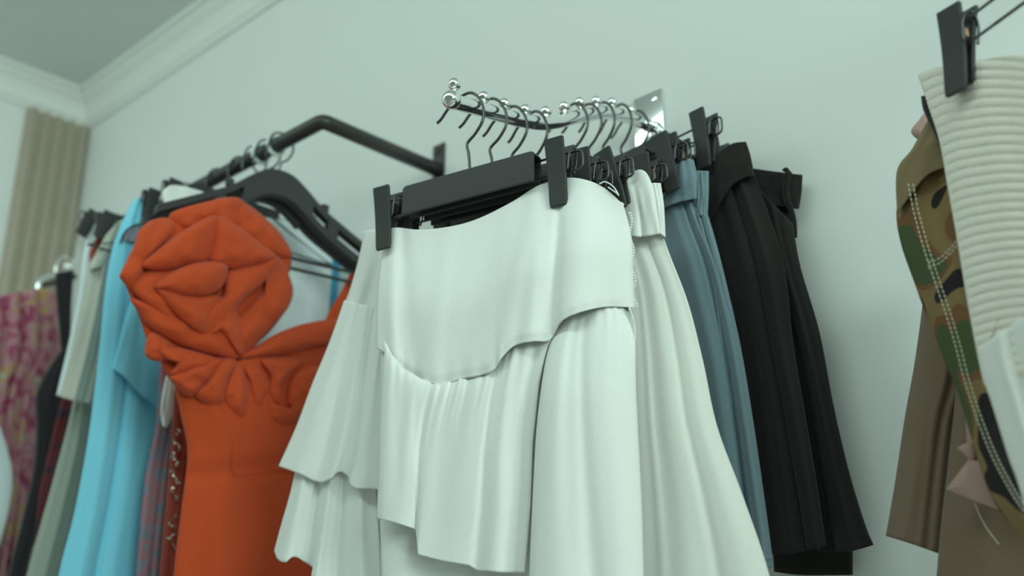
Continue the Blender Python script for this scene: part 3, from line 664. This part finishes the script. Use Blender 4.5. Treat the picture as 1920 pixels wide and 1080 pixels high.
cloth('body', M['rust'], t, [(186, 434), (176, 455), (168, 475), (172, 505)], [(216, 430), (212, 460), (205, 490), (195, 510)], PX(-1.68), off=.012, bulge=.012, back=.014, ns=20, nt=20, waves=[(2, .003, .003, 0, 0)])
t = empty('checked_garment', (-1.86, -.38, 1.40), label='dark red checked garment below the pale shirt, beside the sage trousers', cat='dress')
cloth('body', M['plaid'], t, [(130, 700), (108, 780), (84, 880), (70, 960), (45, 1290)], [(160, 700), (150, 780), (125, 870), (90, 980), (80, 1290)], PX(-1.80), bulge=.014, back=.03, ns=30, nt=40)
t = empty('black_strap_dress', (-1.95, -.40, 1.40), label='black dress with a wide shoulder strap beside the floral garment', cat='dress')
P_ = PX(-1.90)
cloth('body', M['charcoal'], t, [(112, 660), (82, 705), (66, 745), (68, 800), (62, 880), (40, 980), (16, 1080), (-20, 1290)], [(134, 640), (128, 720), (112, 800), (100, 880), (80, 960), (50, 1080), (20, 1290)], P_, bulge=.02, back=.03, ns=40, nt=60)
cloth('strap', M['charcoal'], t, [(104, 512), (106, 560), (112, 620), (116, 680)], [(138, 506), (134, 560), (132, 620), (130, 680)], P_, off=.012, bulge=.006, back=.006, ns=14, nt=24)

# floral garment on its own chrome arm at the far left
bx = -2.42
t = empty('display_arm', (-2.40, 0, 2.36), label='small chrome arm on the back wall near the left corner', cat='display rail')
bm = bmesh.new(); box(bm, (0, -.003, 0), (.045, .006, .07), bev=.001); link('wall_plate', bm, M['chrome'], t, False)
bm = bmesh.new(); tube(bm, crom([(0, -.005, 0), (.0, -.03, -.01), (.02, -.06, -.05), (.08, -.09, -.12), (.12, -.12, -.16)], 6), .010, 12); link('arm_tube', bm, M['chrome'], t)
t = empty('chrome_hanger', (-2.27, -.17, 2.22), rad(20), label='chrome and black hanger over the pink floral garment', cat='hanger')
HP = PX(-2.26)
bm = bmesh.new(); tube(bm, crom([HP.at(*q) for q in [(70, 548), (78, 524), (100, 516), (124, 512), (140, 506)]], 5), .006, 10); adopt(link('arms', bm, M['chrome'], None), t)
bm = bmesh.new(); tube(bm, crom([HP.at(*q) for q in [(76, 536), (100, 530), (124, 524), (142, 518)]], 5), .006, 8); adopt(link('lower_bar', bm, M['blackmetal'], None), t)
bm = bmesh.new(); tube(bm, crom([HP.at(*q) for q in [(104, 516), (106, 500), (112, 486), (122, 480), (128, 488)]], 5), .003, 8); adopt(link('hook', bm, M['chrome'], None), t)
t = empty('floral_dress', (-2.3, -.30, 1.5), label='pink and yellow floral dress hanging at the far left', cat='dress')
cloth('body', M['floral'], t, [(-60, 580), (-70, 700), (-80, 900), (-90, 1290)], [(112, 548), (122, 640), (108, 690), (86, 720), (72, 800), (58, 900), (30, 1080), (10, 1290)], PX(-2.18),
      T=[(0, 556), (40, 546), (80, 540)], bulge=.03, back=.05, ns=90, nt=80, waves=[(6, .006, .010, 1, .1), (11, .003, .004, 2, 0)], wr=.01)
t = empty('pale_sleeve_top', (-2.05, -.50, 1.5), label='pale grey-blue sleeve at the left edge in front of the floral dress', cat='top')
cloth('sleeve', M['paleblue'], t, [(-60, 790), (-60, 900), (-60, 1020)], [(0, 800), (22, 880), (18, 950), (-4, 1030)], PX(-2.05), bulge=.012, back=.02, ns=20, nt=24)

# ------------------------------------------------------------------ clothes at the right
kx, ky, kz = -.2235, -.307, 1.82
# clip centre by the photo; hanger turns a little towards the camera at its right end
YAW3 = -27
cpt = PA((-.278, -.281, 1.831), YAW3).at(1800, 95)
half3 = .125
d3 = Vector((cos(rad(YAW3)), sin(rad(YAW3)), 0))
loc3 = cpt + d3*half3 + Vector((0, 0, .124))
clip_hanger(loc3, YAW3, half=half3, label='large black clip hanger with wire rods gripping the cream knit garment', tilts=(8, 0), thin=True, cw=.0265, op=.0065, pad=True, lend=.016)
chrome_arm(loc3.x, 'chrome waterfall arm above the knit and camouflage clothes at the right edge', [], [(y, z+.015) for y, z in ARM[:10]], plate=(2.042, 2.116))
NP = PA(cpt+Vector((.008, .016, 0)), YAW3)
t = empty('knit_skirt', (cpt.x+.1, cpt.y, 1.45), label='cream ribbed knit garment with smooth lower panel at the right edge', cat='knitwear')
def ribs(s, t):
    u = (t+.012*sin(8*s)-.04*s)*33
    return .0030*(abs(sin(pi*u))**.55) + .0004*sin(2*pi*55*s+2.2*int(u))
cloth('knit_panel', M['knit'], t, [(1722, 140), (1738, 190), (1762, 262), (1778, 350), (1796, 450), (1814, 560), (1834, 665), (1846, 720)], [(2150, 90), (2160, 200), (2170, 300), (2170, 400), (2180, 500), (2180, 560), (2190, 620), (2200, 640)], NP,
      T=[(1750, 128), (1790, 122), (1840, 112), (1920, 102)], off=.002, bulge=.016, back=.03, ns=330, nt=420, edge=.4, fn=ribs, folds=[(.25, .3, .08, .1, .002, .004)])
cloth('smooth_panel', M['cream'], t, [(1836, 650), (1842, 700), (1862, 760), (1890, 850), (1925, 960), (1990, 1280)], [(2180, 500), (2190, 700), (2200, 900), (2210, 1280)], NP,
      T=[(1870, 628), (1905, 604), (1960, 580)], off=.010, bulge=.014, back=.02, ns=90, nt=70, edge=.4, folds=[(.12, .16, .025, .03, .004, .008), (.19, .24, .02, .03, -.004, -.008), (.3, .34, .05, .05, .003, .006)])
strand('seam', M['thread'], t, [(1928, 488), (1905, 530), (1880, 580), (1858, 636)], NP, .0165, .0008)
t = empty('black_rib_top', (-.26, -.25, 1.6), label='black ribbed knit edge behind the cream knit garment', cat='knitwear')
cloth('edge', M['blackknit'], t, [(1728, 180), (1732, 205), (1746, 236), (1758, 262), (1775, 300)], [(1790, 180), (1800, 230), (1805, 280), (1810, 320)], PY(-.235), bulge=.006, back=.012, ns=40, nt=50, fn=lambda s, t: .001*sin(2*pi*16*t))
CP = PY(-.205)
t = empty('camouflage_trousers', (-.30, -.205, 1.45), label='camouflage trousers with cream double stitching behind the cream knit garment', cat='trousers')
cloth('leg', M['camo'], t, [(1740, 300), (1700, 345), (1682, 395), (1690, 455), (1712, 520), (1738, 590), (1768, 665), (1800, 745), (1828, 840), (1862, 935), (1925, 1010), (2010, 1060)],
      [(1900, 240), (2000, 300), (2050, 400), (2060, 600), (2080, 800), (2100, 1000), (2110, 1100)], CP, bulge=.022, back=.03, ns=90, nt=90, edge=.45, folds=[(.1, .15, .04, .06, .004, .006), (.22, .26, .04, .05, -.002, -.004)])
cloth('waistband', M['khaki'], t, [(1742, 222), (1712, 278), (1683, 320), (1683, 396)], [(1812, 216), (1822, 250), (1830, 280), (1836, 300)], CP, B=[(1704, 368), (1740, 325), (1790, 308)], off=.016, bulge=.010, back=.012, ns=50, nt=50, folds=[(.5, .4, .2, .2, .003, .002)])
def dashes(pts, plane, off, name='stitching', r=.00055, step=9):
    q = resamp(pts, 400); d = np.concatenate([[0], np.cumsum(np.linalg.norm(np.diff(q, axis=0), axis=1))]); n = int(d[-1]/step); bm = bmesh.new()
    for k in range(n):
        a, b = step*k, step*(k+.62); f = lambda v: plane.at(np.interp(v, d, q[:, 0]), np.interp(v, d, q[:, 1]), off)
        tube(bm, [f(a), f((a+b)/2), f(b)], r, 6)
    return bm
for dx in (0, 9):
    bm = dashes([(1703+dx, 345), (1714+dx, 400), (1732+dx, 465), (1752+dx, 525), (1774+dx, 590), (1792+dx, 650), (1806+dx, 705), (1830+dx, 780), (1862+dx, 860), (1900+dx, 930), (1925+dx, 965)], CP, .034)
    adopt(link('stitching', bm, M['thread'], None), t)
for dy in (0, 9):
    bm = dashes([(1740, 492+dy), (1762, 484+dy), (1785, 462+dy), (1808, 432+dy)], CP, .036); adopt(link('stitching', bm, M['thread'], None), t)
strand('waist_seam', M['khaki'], t, [(1683, 396), (1704, 368), (1740, 325), (1790, 308)], CP, .030, .0009)
PP = PY(-.165)
t = empty('pink_satin_garment', (-.34, -.165, 1.5), label='dusty pink satin garment showing behind the camouflage trousers', cat='top')
pillow('folded_corner', M['pink'], t, [(1708, 246), (1722, 226), (1736, 212), (1760, 225), (1770, 270), (1745, 262), (1722, 262)], PP, .0, .012)
cloth('body', M['pink'], t, [(1740, 240), (1770, 400), (1800, 600), (1812, 800), (1816, 862)], [(1860, 240), (1900, 400), (1930, 600), (1950, 800), (1960, 900)], PP, bulge=.006, back=.01, ns=30, nt=40)
pillow('hem_point', M['pink'], t, [(1773, 916), (1776, 914), (1800, 882), (1816, 862), (1819, 860), (1868, 880), (1880, 950), (1845, 946), (1808, 932), (1777, 919)], PP, .006, .005)
pillow('hem_point', M['pink'], t, [(1794, 841), (1797, 839), (1808, 832), (1825, 834), (1828, 862), (1812, 856), (1798, 844)], PP, .006, .003)
TP = PY(-.100)
t = empty('brown_trousers', (-.36, -.135, 1.45), label='brown cotton trousers with open hems at the right, nearest the wall', cat='trousers')
cloth('leg', M['brown'], t, [(1738, 470), (1732, 560), (1716, 680), (1698, 780), (1680, 900), (1662, 1005)], [(1850, 470), (1840, 600), (1815, 720), (1792, 790), (1776, 900), (1761, 1038)], TP, B=[(1710, 1020)],
      bulge=.022, back=.04, ns=60, nt=70, sm=True, folds=[(.30, .25, .14, .18, .003, .006), (.66, .74, .08, .08, -.003, -.006)])
cloth('leg', M['brown'], t, [(1800, 560), (1796, 700), (1780, 860), (1766, 980), (1758, 1072), (1756, 1085)], [(1960, 560), (1980, 700), (2000, 900), (2010, 1150)], PY(-.118), B=[(1850, 1110)],
      bulge=.022, back=.03, ns=60, nt=60, folds=[(.3, .3, .1, .1, .003, .006)])
strand('loose_thread', M['thread'], t, [(1828, 944), (1836, 965), (1850, 990), (1866, 1012), (1873, 1020)], PY(-.118), .035, .0005)
